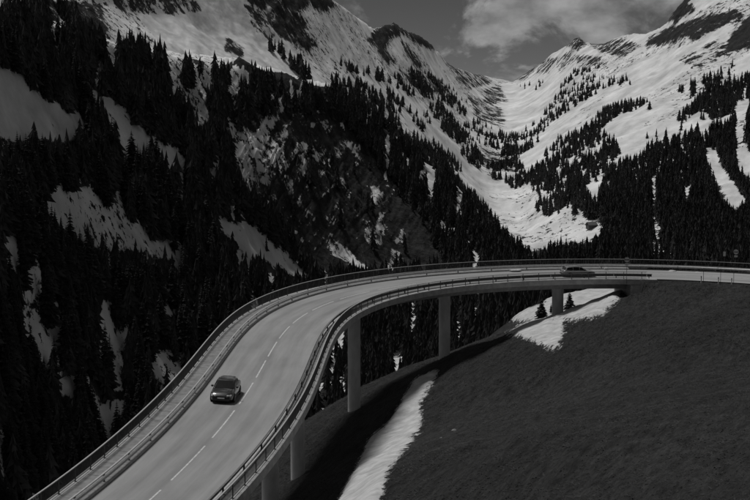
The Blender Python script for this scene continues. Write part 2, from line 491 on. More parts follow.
# the farther snowfield only exists behind the bridge, the strip only in front of it
hs = np.where(vis, hs, -30)
hs = np.minimum(hs, np.where((GY < 120) & (hpx > 440), -30, 30))
dk = poly_sd(hpx, hpy, [(508,312),(520,304),(545,299),(543,303),(525,309),(512,315)]); hs = np.where(dk > -6, np.minimum(hs, -dk*1.0), hs)
rim = np.clip((hs+.6)/4.0, 0, 1); rim = rim*(2-rim)
GZs = GZ+rim*(.30+.16*fbm(GX/2.2, GY/6.0, seed=95, oct=3))
HP[..., 2] = GZs
me = npmesh('hillside', HP.reshape(-1, 3), grid_faces(len(hy), len(hx)), True)
at_ = me.attributes.new('snow', 'FLOAT', 'POINT'); at_.data.foreach_set('value', np.clip(.5+hs.ravel()/26, 0, 1).astype(np.float32))
hill = link('hillside', me, M['hill']); tag(hill, kind='structure')
def hill_at(x, y):
    """height of the finished hill mesh (bilinear on the grid)"""
    x = np.atleast_1d(np.asarray(x, float)); y = np.atleast_1d(np.asarray(y, float))
    i = np.clip(np.searchsorted(hx, x)-1, 0, len(hx)-2); j = np.clip(np.searchsorted(hy, y)-1, 0, len(hy)-2)
    u = (x-hx[i])/(hx[i+1]-hx[i]); v = (y-hy[j])/(hy[j+1]-hy[j])
    return (GZs[j, i]*(1-u)+GZs[j, i+1]*u)*(1-v)+(GZs[j+1, i]*(1-u)+GZs[j+1, i+1]*u)*v

# ------------------------------------------------------------------ mountains (one terrain sheet on the far side of the gorge)
KX = [-350, 0, 60, 110, 215, 270, 340, 400, 450, 490, 520, 560, 600, 660, 690, 750, 1100]
PR = {  # column: (y in the photograph, ground distance) from the gorge floor up to the skyline
 -350: [(660,320),(480,400),(250,430),(120,500),(0,550),(8,620),(-60,715),(-250,845)],
 0: [(660,560),(480,640),(250,700),(130,760),(12,830),(18,930),(-25,1025),(-180,1155)],
 60: [(650,610),(470,690),(250,775),(130,840),(28,915),(34,1015),(-5,1110),(-150,1240)],
 110: [(640,660),(460,740),(250,850),(140,920),(40,1000),(46,1105),(10,1200),(-120,1330)],
 215: [(600,740),(430,820),(250,1000),(155,1075),(64,1165),(70,1280),(35,1375),(-58,1505)],
 270: [(580,770),(425,850),(260,1080),(165,1160),(75,1255),(81,1380),(45,1475),(-20,1605)],
 340: [(560,800),(410,880),(265,1180),(185,1270),(97,1375),(103,1520),(65,1690),(2,1900)],
 400: [(540,820),(390,900),(270,1250),(205,1340),(142,1450),(149,1640),(90,1970),(24,2300)],
 450: [(500,820),(370,900),(275,1270),(228,1360),(182,1460),(190,1700),(125,2180),(66,2660)],
 490: [(470,780),(350,860),(278,1250),(252,1335),(226,1430),(232,1750),(150,2450),(78,3250)],
 520:  [(450,700),(340,830),(278,1220),(266,1310),(254,1400),(240,1600),(150,2300),(79,3600)],
 560:  [(440,660),(340,800),(276,1250),(262,1350),(236,1480),(212,1600),(135,2100),(46,2900)],
 600:  [(440,560),(340,720),(274,1150),(252,1330),(217,1500),(187,1620),(120,2000),(44,2700)],
 660:  [(440,560),(340,720),(268,1250),(238,1420),(192,1560),(157,1680),(100,2000),(26,2500)],
 690:  [(440,560),(340,720),(265,1280),(230,1440),(180,1580),(145,1700),(90,1980),(0,2450)],
 750:  [(440,560),(340,720),(260,1280),(220,1440),(165,1580),(130,1700),(75,1950),(-40,2400)],
 1100: [(440,560),(340,720),(250,1250),(195,1400),(135,1540),(95,1650),(35,1900),(-150,2300)]}
SKY = np.array([(-350,-250),(0,-180),(110,-120),(215,-58),(250,-30),(290,-18),(318,-10),(335,0),(350,10),(368,22),(372,27),(380,26),(388,22),(394,21),(402,26),(410,31),(422,35),
                (432,44),(440,52),(448,62),(455,66),(470,70),(490,75),(505,78),(513,80),(516,77),(530,68),(545,58),(552,51),(560,47),(568,42),(574,36),(579,35),(584,40),(595,42),(605,41),(622,33),(635,31),(645,32),(655,28),(663,25),(668,18),(673,10),(680,2),(690,-8),(720,-30),(750,-45),(1100,-150)], float)
NXC = 760
cols = np.concatenate([np.linspace(-350, -20, 50, endpoint=False), np.linspace(-20, 770, NXC-100), np.linspace(772, 1100, 50)])
nk = 8
tabY = np.array([[PR[k][i][0] for i in range(nk)] for k in KX], float); tabR = np.array([[PR[k][i][1] for i in range(nk)] for k in KX], float)
def gsm(a, sig, axis):
    r = int(3*sig); k = np.exp(-.5*(np.arange(-r, r+1)/sig)**2); k /= k.sum()
    p = [(0, 0)]*a.ndim; p[axis] = (r, r)
    return np.apply_along_axis(lambda v: np.convolve(v, k, 'valid'), axis, np.pad(a, p, mode='edge'))
cY = np.stack([np.interp(cols, KX, tabY[:, i]) for i in range(nk)], 1); cR = np.stack([np.interp(cols, KX, tabR[:, i]) for i in range(nk)], 1)
cY = gsm(cY, 9, 0); cR = gsm(cR, 12, 0)
cY[:, 5] = gsm(cY[:, 5:6], 14, 0)[:, 0]; cY[:, 6] = gsm(cY[:, 6:7], 26, 0)[:, 0]; cR[:, 5:] = gsm(cR[:, 5:], 26, 0)
sky_line = np.interp(cols, SKY[:, 0], SKY[:, 1])+fbm(cols/3.2, cols*0+.5, seed=81, oct=3)*np.where((np.abs(cols-404) < 36) | (np.abs(cols-577) < 14) | (cols > 655), 2.6, .7)
cY[:, 7] = gsm(sky_line[:, None], 14, 0)[:, 0]
sky_detail = sky_line-cY[:, 7]
# the crest line is irregular
cY[:, 4] += 1.8*fbm(cols/18, cols*0, seed=21, oct=4); cY[:, 5] += 2*fbm(cols/18, cols*0, seed=22, oct=3)
counts = [12, 60, 62, 50, 8, 62, 80]
rows_y, rows_r, rows_t = [], [], []
for i, c in enumerate(counts):
    t = np.arange(c)/c
    rows_y.append(cY[:, i:i+1]*(1-t)+cY[:, i+1:i+2]*t); rows_r.append(cR[:, i:i+1]*(1-t)+cR[:, i+1:i+2]*t); rows_t.append(i+t)
rows_y.append(cY[:, 7:]); rows_r.append(cR[:, 7:]); rows_t.append([7.0])
# behind the skyline the ground falls away again
bk = np.array([.02, .06, .12, .3])
rows_y.append(cY[:, 7:]+bk*90); rows_r.append(cR[:, 7:]*(1+bk)); rows_t.append(7+bk)
TY = np.concatenate(rows_y, 1).T; TR = np.concatenate(rows_r, 1).T; TT = np.concatenate(rows_t)
TYs = gsm(TY, 2.2, 0); TRs = gsm(TR, 3.0, 0)
TYs = TYs+sky_detail[None]*np.exp(-((TT-7)/.10)**2)[:, None]; TY = TY+sky_detail[None]*np.exp(-((TT-7)/.10)**2)[:, None]
keep = (np.abs(TT-7) < .04)[:, None]; TY = TYs; TR = TRs
CXg = np.repeat(cols[None], TY.shape[0], 0)
MPt = at(CXg, TY, TR)
X, Y, Z = MPt[..., 0], MPt[..., 1], MPt[..., 2]
fade = np.clip(np.abs(TT-7)/.5, .2, 1)[:, None]*np.clip(TT/.6, .2, 1)[:, None]
cliff = np.exp(-((CXg-300)/120.0)**2)*np.clip(1-np.abs(TT[:, None]-3.0)/1.2, 0, 1)
dz = fbm(X/160, Y/160, seed=31, oct=4, ridge=True)*11+fbm(X/38, Y/38, Z/60, seed=33, oct=4)*4.5+fbm(X/9, Y/9, Z/9, seed=35, oct=3)*1.3
# slanting strata and gullies on the steep face
stw = CXg*math.sin(.9)+TY*math.cos(.9); stt = CXg*math.cos(.9)-TY*math.sin(.9)
strata = fbm(stw/3.0, stt/40.0, seed=37, oct=4, ridge=True)
dz = dz+cliff*(strata*3.2+fbm(CXg/14.0, TY/60.0, seed=39, oct=3, ridge=True)*5)
rough_up = np.clip(1.0-.25*np.clip(TT-4.8, 0, 1), .3, 1)[:, None]
MPt[..., 2] += dz*fade*rough_up
mpx, mpy = to_px(MPt)

up = np.where(TT[:, None] > 3.98, 1, 0)*np.ones_like(mpx)
CLEAR = [  # snow patches on the lower, forested half: polygon, core depth (small = broken up)
 ([(-20,48),(22,72),(42,95),(70,106),(90,117),(88,128),(70,140),(40,140),(-20,144)], 4.6),
 ([(-350,48),(-20,48),(-20,144),(-350,200)], 30),
 ([(73,72),(100,90),(130,108),(150,130),(192,160),(182,168),(150,155),(125,158),(115,125),(95,97)], 5.2),
 ([(45,190),(60,180),(80,188),(90,178),(105,200),(125,193),(130,213),(150,228),(182,246),(178,262),(140,252),(115,252),(90,246),(62,228),(42,207)], 4.2),
 ([(193,192),(206,198),(218,212),(235,223),(256,224),(278,244),(300,262),(310,280),(292,277),(270,262),(240,248),(220,230),(200,208)], 3.8),
 ([(222,112),(236,124),(255,133),(270,108),(277,118),(266,150),(250,178),(238,172),(232,142)], 3.0),
 ([(178,82),(205,88),(212,118),(204,135),(190,112)], 1.5),
 ([(240,172),(262,158),(275,130),(287,132),(282,168),(268,184),(246,194)], 1.8),
 ([(176,140),(188,142),(196,170),(188,178)], 1.0),
 ([(200,160),(216,150),(222,185),(212,196)], 1.2),
 ([(255,205),(285,180),(300,165),(318,150),(322,155),(300,178),(275,205),(262,215)], .2),
 ([(330,150),(345,140),(350,145),(332,165),(318,178)], -.2),
 ([(371,188),(378,188),(379,205),(372,202)], 1.2), ([(363,238),(368,223),(374,238),(370,246)], 1.2), ([(373,243),(379,213),(384,213),(382,243)], 1.2),
 ([(396,238),(403,229),(403,245),(395,243)], 1.2), ([(387,268),(392,249),(400,250),(403,258),(396,263),(390,272)], 1.2),
 ([(332,243),(345,246),(355,256),(366,264),(368,280),(356,275),(344,260),(332,253)], 1.2),
 ([(20,292),(45,282),(36,300),(41,330),(60,324),(63,345),(50,360),(56,378),(44,366),(37,345),(24,335)], 3.2),
 ([(60,318),(66,345),(58,370),(80,372),(77,398),(62,398),(54,367)], 3.2), ([(97,326),(106,330),(105,362),(96,357)], 3.2),
 ([(112,358),(121,358),(124,392),(112,388)], 3.2), ([(150,352),(158,352),(167,378),(160,383),(148,366)], 4), ([(14,225),(24,250),(22,275),(6,260),(0,240)], 3.2),
 ([(36,428),(44,430),(44,446),(36,442)], 3.2), ([(70,440),(80,445),(84,470),(76,462)], 3.2), ([(160,305),(172,300),(176,318),(164,318)], 3.2),
 ([(338,374),(346,370),(349,395),(345,406),(339,396)], 4), ([(452,298),(472,294),(480,315),(470,336),(454,332)], .4),
 ([(480,178),(500,178),(520,190),(528,205),(530,216),(556,214),(575,214),(600,220),(606,236),(590,242),(566,244),(530,252),(515,240),(500,215),(488,200)], 30),
 ([(612,130),(640,108),(660,108),(670,118),(650,130),(640,152),(625,158)], 20), ([(698,118),(713,117),(708,128),(700,138)], 8),
 ([(704,152),(711,144),(724,165),(737,182),(748,202),(733,212),(720,192)], 10), ([(735,100),(750,96),(742,140),(752,150),(800,150),(800,200),(752,184),(735,160)], 10),
 ([(632,230),(652,240),(690,250),(716,262),(690,266),(655,265),(645,250)], 1.4), ([(651,172),(658,172),(656,212),(664,236),(655,240),(650,210)], 1.6), ([(585,185),(598,172),(604,178),(594,198)], 2), ([(683,185),(692,184),(690,200),(684,198)], 1.5),
 ([(640,155),(656,158),(660,172),(645,168)], .6), ([(575,160),(588,158),(584,180)], .4),
]
ROCK = [  # rock and broken ground on the open, snowy half
 ([(235,-20),(340,-20),(334,6),(322,12),(310,5),(300,10),(306,30),(318,46),(306,50),(285,38),(266,24),(266,10),(250,4)], 4),
 ([(245,5),(258,10),(276,34),(268,40),(250,22)], 0.5),
 ([(368,40),(376,28),(388,20),(396,20),(408,29),(422,34),(436,46),(438,52),(425,47),(412,40),(404,34),(398,36),(390,38),(386,50),(394,62),(386,62),(377,48)], 6),
 ([(402,42),(408,46),(424,66),(416,68),(406,55)], 3), ([(440,50),(460,68),(470,74),(452,72)], .5), ([(455,70),(480,72),(490,82),(470,88),(458,80)], .8),
 ([(484,90),(500,86),(505,100),(490,104)], 1.0), ([(400,70),(440,80),(450,92),(420,92)], 1.5), ([(468,95),(500,108),(505,125),(480,120)], .3),
 ([(668,20),(678,-4),(690,-10),(692,10),(682,18),(674,24)], 6), ([(645,42),(662,30),(695,19),(738,8),(742,16),(708,32),(692,43),(688,37),(668,44),(650,46)], 5),
 ([(724,50),(735,28),(752,12),(790,0),(790,40),(752,46),(732,54)], 6), ([(568,46),(576,34),(586,42),(577,50)], 2.5), ([(512,80),(530,66),(548,57),(540,66),(522,80)], 1.5),
 ([(540,60),(556,58),(548,72),(536,72)], .2), ([(590,44),(620,40),(640,44),(625,55),(600,52)], .8), ([(575,55),(600,58),(604,64),(580,66)], .8),
 ([(556,60),(570,52),(574,60),(560,70)], -.3), ([(680,60),(720,40),(730,48),(700,66)], -.6), ([(100,-20),(180,-10),(200,10),(160,14),(120,8)], .2),
 ([(60,0),(100,5),(110,35),(80,38),(62,20)], 3), ([(20,-10),(60,0),(60,20),(30,20)], 3), ([(160,0),(180,4),(170,14)], 1), ([(228,40),(245,46),(240,56),(225,50)], .3), ([(470,150),(505,152),(515,170),(490,172)], -.4)]
sn = np.where(up > 0, 20.0, -20.0)
crag = np.zeros_like(mpx)
for poly, cap in ROCK:
    if cap >= 1: crag = np.maximum(crag, np.clip(poly_sd(mpx, mpy, poly)/5+.3, 0, 1)*min(cap/4, 1))
MPt[..., 2] += crag*(fbm(X/26, Y/26, Z/26, seed=83, oct=4, ridge=True)*5+fbm(X/9, Y/9, Z/9, seed=85, oct=3)*2.5)*np.clip(np.abs(TT-7)/.12, .35, 1)[:, None]
mpx, mpy = to_px(MPt)
# low down in the wood a little old snow shows between the trunks
sn = np.where(up > 0, sn, -9+4.5*fbm(X/70, Y/70, seed=41, oct=3)+np.clip((mpy-260)/60, 0, 1)*np.clip((230-mpx)/60, 0, 1)*(5.0+7*np.clip(fbm(X/22, Y/22, Z/30, seed=67, oct=2)-.05, -.3, .6)))
wgm = fbm(mpx/9, mpy/26, seed=67, oct=3)
sn = np.where((up < 1) & (mpx < 480) & (wgm > .17), np.maximum(sn, np.clip((wgm-.17)*30-1.0, -2, 2.8)), sn)
bare_sd = poly_sd(mpx, mpy, [(215,90),(262,98),(330,112),(372,165),(418,215),(446,268),(332,272),(300,232),(262,215),(225,170)])
sn = np.where((bare_sd > 0) & (up < 1), -4.6+6.2*strata+3.0*fbm(CXg/16.0, TY/16.0, seed=43, oct=3)-np.clip((CXg-300)/40.0, 0, 3.2), sn)
for poly, cap in CLEAR:
    sd = poly_sd(mpx, mpy, poly); sn = np.where(up > 0, sn, np.maximum(sn, np.where(sd > 0, np.minimum(sd, cap), np.minimum(sd, cap-(cap < 1)*1.5))))
for poly, cap in ROCK:
    sd = poly_sd(mpx, mpy, poly); sn = np.where(up > 0, np.minimum(sn, np.where(sd > -12, -np.minimum(sd, cap*.6), 20)), sn)
# the right-hand mountain has no terrace: open snow above its wood
RSNOW = [(505,80),(1100,-200),(1100,60),(750,78),(735,80),(705,95),(690,112),(672,128),(655,140),(642,156),(625,160),(604,150),(596,130),(575,135),(552,150),(535,168),(520,178),(512,150),(505,120)]
sd = poly_sd(mpx, mpy, RSNOW)
lowr = (up < 1) & (CXg > 520)
sn = np.where(lowr, np.maximum(sn, np.clip(sd, -30, 20)), sn)
FOREST = [  # where spruces stand (by the middle of the tree)
 ([(-350,20),(-350,540),(520,540),(524,300),(524,270),(516,244),(502,228),(482,204),(466,184),(440,164),(412,138),(395,124),(362,104),(330,92),(300,86),(270,76),(240,70),(215,62),(180,56),(150,48),(125,42),(100,38),(86,28),(66,2),(40,0),(0,10)], 1.0),
 ([(524,340),(524,262),(515,240),(540,252),(560,242),(600,244),(606,230),(600,215),(570,205),(552,190),(535,196),(528,172),(540,162),(552,140),(575,128),(592,120),(604,106),(640,98),(655,100),(652,108),(640,106),(612,114),(602,128),(622,148),(642,156),(652,132),(672,124),(682,112),(702,90),(740,74),(760,70),(1100,20),(1100,340)], 1.0),
 ([(266,33),(282,44),(284,52),(268,46)], .8), ([(288,54),(312,66),(310,75),(290,64)], .9), ([(341,58),(358,65),(357,70),(343,66)], .8), ([(360,64),(372,68),(371,74),(361,72)], .8), ([(375,68),(384,70),(384,78),(376,76)], .8),
 ([(328,70),(345,78),(368,96),(372,112),(342,106)], .8), ([(345,75),(362,80),(366,92),(350,88)], .7), ([(366,82),(388,98),(384,116),(369,106)], .9), ([(386,86),(402,98),(399,126),(388,116)], .9),
 ([(404,100),(428,112),(430,132),(410,126)], .8), ([(388,78),(412,68),(432,72),(448,84),(466,100),(468,114),(450,106),(428,96),(406,94)], 1.0), ([(424,98),(444,108),(462,124),(478,118),(502,132),(516,138),(522,158),(502,150),(480,140),(460,142),(444,130)], .7),
 ([(408,132),(428,138),(446,148),(462,166),(442,176),(420,166)], .8), ([(458,148),(476,142),(484,160),(470,170)], .9), ([(488,162),(512,162),(514,202),(495,192)], 1.0), ([(430,88),(445,92),(455,118),(440,112)], .8),
 ([(514,150),(532,176),(532,196),(516,190)], 1.0), ([(530,176),(556,186),(568,206),(556,214),(534,206)], 1.0), ([(500,128),(514,132),(546,118),(542,136),(522,150),(510,166),(500,160)], .8),
 ([(560,86),(574,70),(599,64),(597,76),(582,90),(570,100),(550,112),(554,96)], 1.0), ([(546,106),(576,92),(602,80),(600,88),(578,102),(560,114),(546,122)], .7), ([(520,85),(545,78),(546,84),(524,92)], .5), ([(612,62),(618,62),(618,70),(612,70)], .5),
 ([(600,76),(630,74),(630,82),(604,86)], .25), ([(672,88),(684,82),(684,90),(673,95)], .8), ([(690,78),(696,80),(695,92),(690,90)], 1), ([(704,78),(734,62),(734,76),(706,86)], .8), ([(628,110),(642,106),(644,130),(630,136)], .6),
 ([(574,228),(582,226),(582,244),(574,244)], 1), ([(558,228),(570,226),(574,244),(556,246)], 1), ([(594,230),(600,230),(600,242),(594,242)], 1)]
BARE = ([(250,95),(335,105),(380,160),(425,210),(452,268),(320,275),(290,240),(262,190),(240,140)], 30)  # steep bare face
nfaces = grid_faces(*mpx.shape)
me = npmesh('mountains', MPt.reshape(-1, 3), nfaces, True)
at_ = me.attributes.new('snow', 'FLOAT', 'POINT'); at_.data.foreach_set('value', np.clip(.5+sn.ravel()/16, 0, 1).astype(np.float32))
mtn = link('mountains', me, M['mountain']); tag(mtn, kind='structure')

# ------------------------------------------------------------------ road and its paint
def road_sheet():
    st = np.arange(-70, 250.01, 1.0); of = np.array([-4.1, -2.8, -1.4, 0, 1.3, 2.6, 3.82])
    V = rp_(st[:, None]+0*of, of+0*st[:, None], 0.0)
    F = grid_faces(len(st), len(of))[:, ::-1]
    me = npmesh('road', V.reshape(-1, 3), F, True)
    uv = me.uv_layers.new(name='road')
    S2, O2 = np.meshgrid(st, of, indexing='ij'); flat = np.stack([S2, O2], -1).reshape(-1, 2)
    li = np.zeros(len(me.loops), np.int32); me.loops.foreach_get('vertex_index', li)
    uv.data.foreach_set('uv', flat[li].astype(np.float32).ravel())
    return me
road = link('road', road_sheet(), M['asphalt']); tag(road, kind='structure')
DM = 1.4433
for i in range(-7, 19):
    s0 = i*7.5*DM; s1 = s0+6*DM
    if s1 > 200: break
    V, F = sweep([(-.06, .004), (.06, .004)], s0, s1, .8, closed=False)
    link('lane_marking', pydata('lane_marking', V, [q[::-1] for q in F]), M['paint_white'], road)

# ------------------------------------------------------------------ viaduct
via = empty('viaduct', tuple(rp_(91, 0, -14)))
tag(via, 'long curved concrete viaduct on round pillars carrying the road over the gorge', 'bridge')
bpy.context.view_layer.update()
VI = Matrix.Translation(-Vector(via.location))
def vpart(name, me, m, parent=via):
    o = link(name, me, m, parent)
    if parent is via: o.matrix_parent_inverse = VI.copy()
    return o
vpart('deck_slab', sweep_mesh('deck_slab', [(5.74,-.06),(5.74,-.32),(3.0,-.52),(-3.0,-.52),(-5.04,-.32),(-5.04,-.06)], BR0, BR1), M['concrete'])
vpart('box_girder', sweep_mesh('box_girder', [(2.9,-.525),(2.2,-1.75),(-2.2,-1.75),(-2.9,-.525)], BR0, BR1-.6), M['concrete'])
vpart('edge_beam', sweep_mesh('edge_beam', rect(5.745, 6.25, -.55, .16), BR0, BR1), M['concrete'])
vpart('edge_beam', sweep_mesh('edge_beam', rect(-5.62, -5.045, -.55, .16), BR0, BR1), M['concrete'])
def kerb_run(o0, o1, s0, s1):
    s = s0
    while s < s1-.1:
        e = min(s+8.0, s1)
        vpart('kerb', sweep_mesh('kerb', rect(o0, o1, -.055, .15), s, e-.03), M['kerb'])
        s = e
kerb_run(3.825, 3.96, BR0, BR1); kerb_run(-4.24, -4.105, BR0, BR1)
s = BR0
while s < BR1-.1:
    e = min(s+3.0, BR1)
    vpart('walkway_slab', sweep_mesh('walkway_slab', rect(3.975, 5.735, -.055, .14+random.uniform(-.006, .006)), s, e-.035), M['slab'])
    vpart('walkway_slab', sweep_mesh('walkway_slab', rect(-5.035, -4.25, -.055, .14+random.uniform(-.006, .006)), s, e-.035), M['slab'])
    s = e
for s, zb, r in PIL:
    p = rp_(s, 0); top = p[2]-1.74; zb = min(zb, float(hill_at(p[0], p[1])[0]))-1.2
    mb = MB(); prof = []; zz = zb
    lv = []
    while zz < top-1.2:
        prof += [(r, zz)]; zz += 2.9; lv.append(zz)
    prof += [(r, top-.5), (r*1.25, top-.12), (r*1.25, top)]
    mb.lathe(prof, 32, origin=(p[0], p[1], 0))
    o = vpart('pillar', mb.mesh('pillar'), M['pillar']); auto_smooth(o, 35)
    for z in lv:
        if z > top-.8: continue
        ring = MB().lathe([(r+.004, z-.035), (r+.016, z-.03), (r+.016, z+.03), (r+.004, z+.035)], 32, origin=(p[0], p[1], 0)).mesh('joint_ring')
        q = link('joint_ring', ring, M['joint'], o); q.matrix_parent_inverse = VI.copy()
# abutment where the deck meets the hillside
V, F = sweep(rect(-5.5, 6.1, -6, -.56), BR1-1.6, BR1+1.2, 1.0)
vpart('abutment', MB().add(V, F).mesh('abutment'), M['concrete'])
for o0, o1 in ((-5.75, -5.1), (5.75, 6.4)):
    V, F = sweep(rect(o0, o1, -3.2, .2), BR1+.02, BR1+2.6, 1.0)
    vpart('wing_wall', MB().add(V, F).mesh('wing_wall'), M['concrete'])

# ------------------------------------------------------------------ railings and guardrails
def place(o, s, off, z):
    p = rp_(s, off, z); o.location = tuple(p); o.rotation_euler = (0, 0, heading(s)); return o
def child_at(name, me, m, root, s, off, z):
    o = link(name, me, m, root); o.matrix_parent_inverse = Matrix.Translation(-Vector(root.location)); return place(o, s, off, z)
def railing(off, s1, label):
    root = empty('bridge_railing', tuple(rp_(60, off, .16))); tag(root, label, 'railing')
    inv = Matrix.Translation(-Vector(root.location))
    def sub(name, me, m): o = link(name, me, m, root); o.matrix_parent_inverse = inv.copy(); return o
    sub('handrail', sweep_mesh('handrail', rect(off-.05, off+.05, 1.165, 1.225), BR0, s1), M['rail'])
    sub('bottom_rail', sweep_mesh('bottom_rail', rect(off-.02, off+.02, .27, .31), BR0, s1), M['bars'])
    post = MB().box((-.035, -.035, 0), (.035, .035, 1.0)).box((-.08, -.08, 0), (.08, .08, .02)).mesh('post')
    s = BR0+.5
    while s < s1:
        child_at('post', post, M['dark_steel'], root, s, off, .162); s += 2.9
    # the bars, too thin to pick apart
    st = np.arange(BR0+.1, s1-.05, .145)
    V = []; F = []
    h = .011
    for a in st:
        k = len(V)
        for ds, do in ((-h, -h), (h, -h), (h, h), (-h, h)):
            V.append((a+ds, off+do))
        F.append(k)
    V = np.array(V); lo = rp_(V[:, 0], V[:, 1], .30); hi = rp_(V[:, 0], V[:, 1], 1.17)
    n = len(V); P = np.concatenate([lo, hi]); b = np.array(F)
    fs = np.concatenate([np.stack([b+i, b+(i+1) % 4, b+n+(i+1) % 4, b+n+i], 1) for i in range(4)])
    o = sub('railing_bars', npmesh('railing_bars', P, fs), M['bars']); tag(o, kind='stuff')
railing(5.96, 170.0, 'tall barred steel railing along the outer edge of the curve, with pale handrail')
railing(-5.32, BR1+1.0, 'tall barred steel railing along the inner edge of the curve, above the pillars')

WPROF = [(0,.36),(.03,.40),(.075,.44),(.03,.49),(.0,.52),(.03,.55),(.075,.60),(.03,.645),(0,.675),(-.012,.675),(.018,.64),(.06,.60),(.018,.555),(-.012,.52),(.018,.485),(.06,.44),(.018,.405),(-.012,.36)]
def guardrail(off, side, s0, s1, label, post_step=5.2, steel='galv'):
    """side -1: beam faces towards smaller offsets"""
    root = empty('guardrail', tuple(rp_(60, off, .15))); tag(root, label, 'guardrail')
    inv = Matrix.Translation(-Vector(root.location))
    prof = [(off+side*a, z) for a, z in WPROF]
    post = MB().box((-.05, -.06, 0), (.05, .06, .55)).box((-.06, -.03, .25), (.06, .03, .53)).mesh('post')
    s = s0
    while s < s1-.2:
        e = min(s+post_step, s1)
        o = link('beam', sweep_mesh('beam', prof, s, e-.04, .9), M[steel], root); o.matrix_parent_inverse = inv.copy()
        child_at('post', post, M['dark_steel'], root, s+.3, off-side*.16, .13)
        o = link('spacer', sweep_mesh('spacer', rect(off-side*.02, off-side*.13, .48, .60), s+.24, s+.36, .2), M['dark_steel'], root); o.matrix_parent_inverse = inv.copy()
        s = e
    # box beam on top of the posts, behind the profile
    o = link('top_rail', sweep_mesh('top_rail', rect(off-side*.09, off-side*.21, .685, .76), s0, s1), M[steel], root); o.matrix_parent_inverse = inv.copy()
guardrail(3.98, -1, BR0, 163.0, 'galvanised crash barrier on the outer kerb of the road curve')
guardrail(-4.26, 1, BR0, BR1+2.0, 'crash barrier on the inner kerb, darkened with painted shade, its posts facing the hillside', steel='galv_shaded')

# ------------------------------------------------------------------ cars
def interp(tab, x, c): return float(np.interp(x, [t[0] for t in tab], [t[c] for t in tab]))
def loft(name, secs, mat_, parent, deg=38):
    k = len(secs[0]); V = [p for s in secs for p in s]; F = []
    for i in range(len(secs)-1):
        for j in range(k):
            a, b = i*k+j, i*k+(j+1) % k; F.append((a, b, b+k, a+k))
    F.append(tuple(reversed(range(k)))); F.append(tuple(range((len(secs)-1)*k, len(secs)*k)))
    return auto_smooth(MB().add(V, F).build(name, mat_, parent), deg)
def panel(name, pts, mat_, parent, th=.012):
    """thin curved plate from an ordered outline; pushed out along its normal"""
    P = [Vector(p) for p in pts]; nrm = Vector((0, 0, 0))
    for i in range(len(P)): nrm += P[i].cross(P[(i+1) % len(P)])
    nrm.normalize(); c = sum(P, Vector())/len(P)
    if nrm.dot(c-Vector((-.2, 0, .6))) < 0: nrm = -nrm; P = P[::-1]
    n = len(P); V = [p-nrm*.02 for p in P]+[p+nrm*th for p in P]
    F = [tuple(reversed(range(n))), tuple(range(n, 2*n))]+[(i, (i+1) % n, (i+1) % n+n, i+n) for i in range(n)]
    return MB().add(V, F).build(name, mat_, parent)
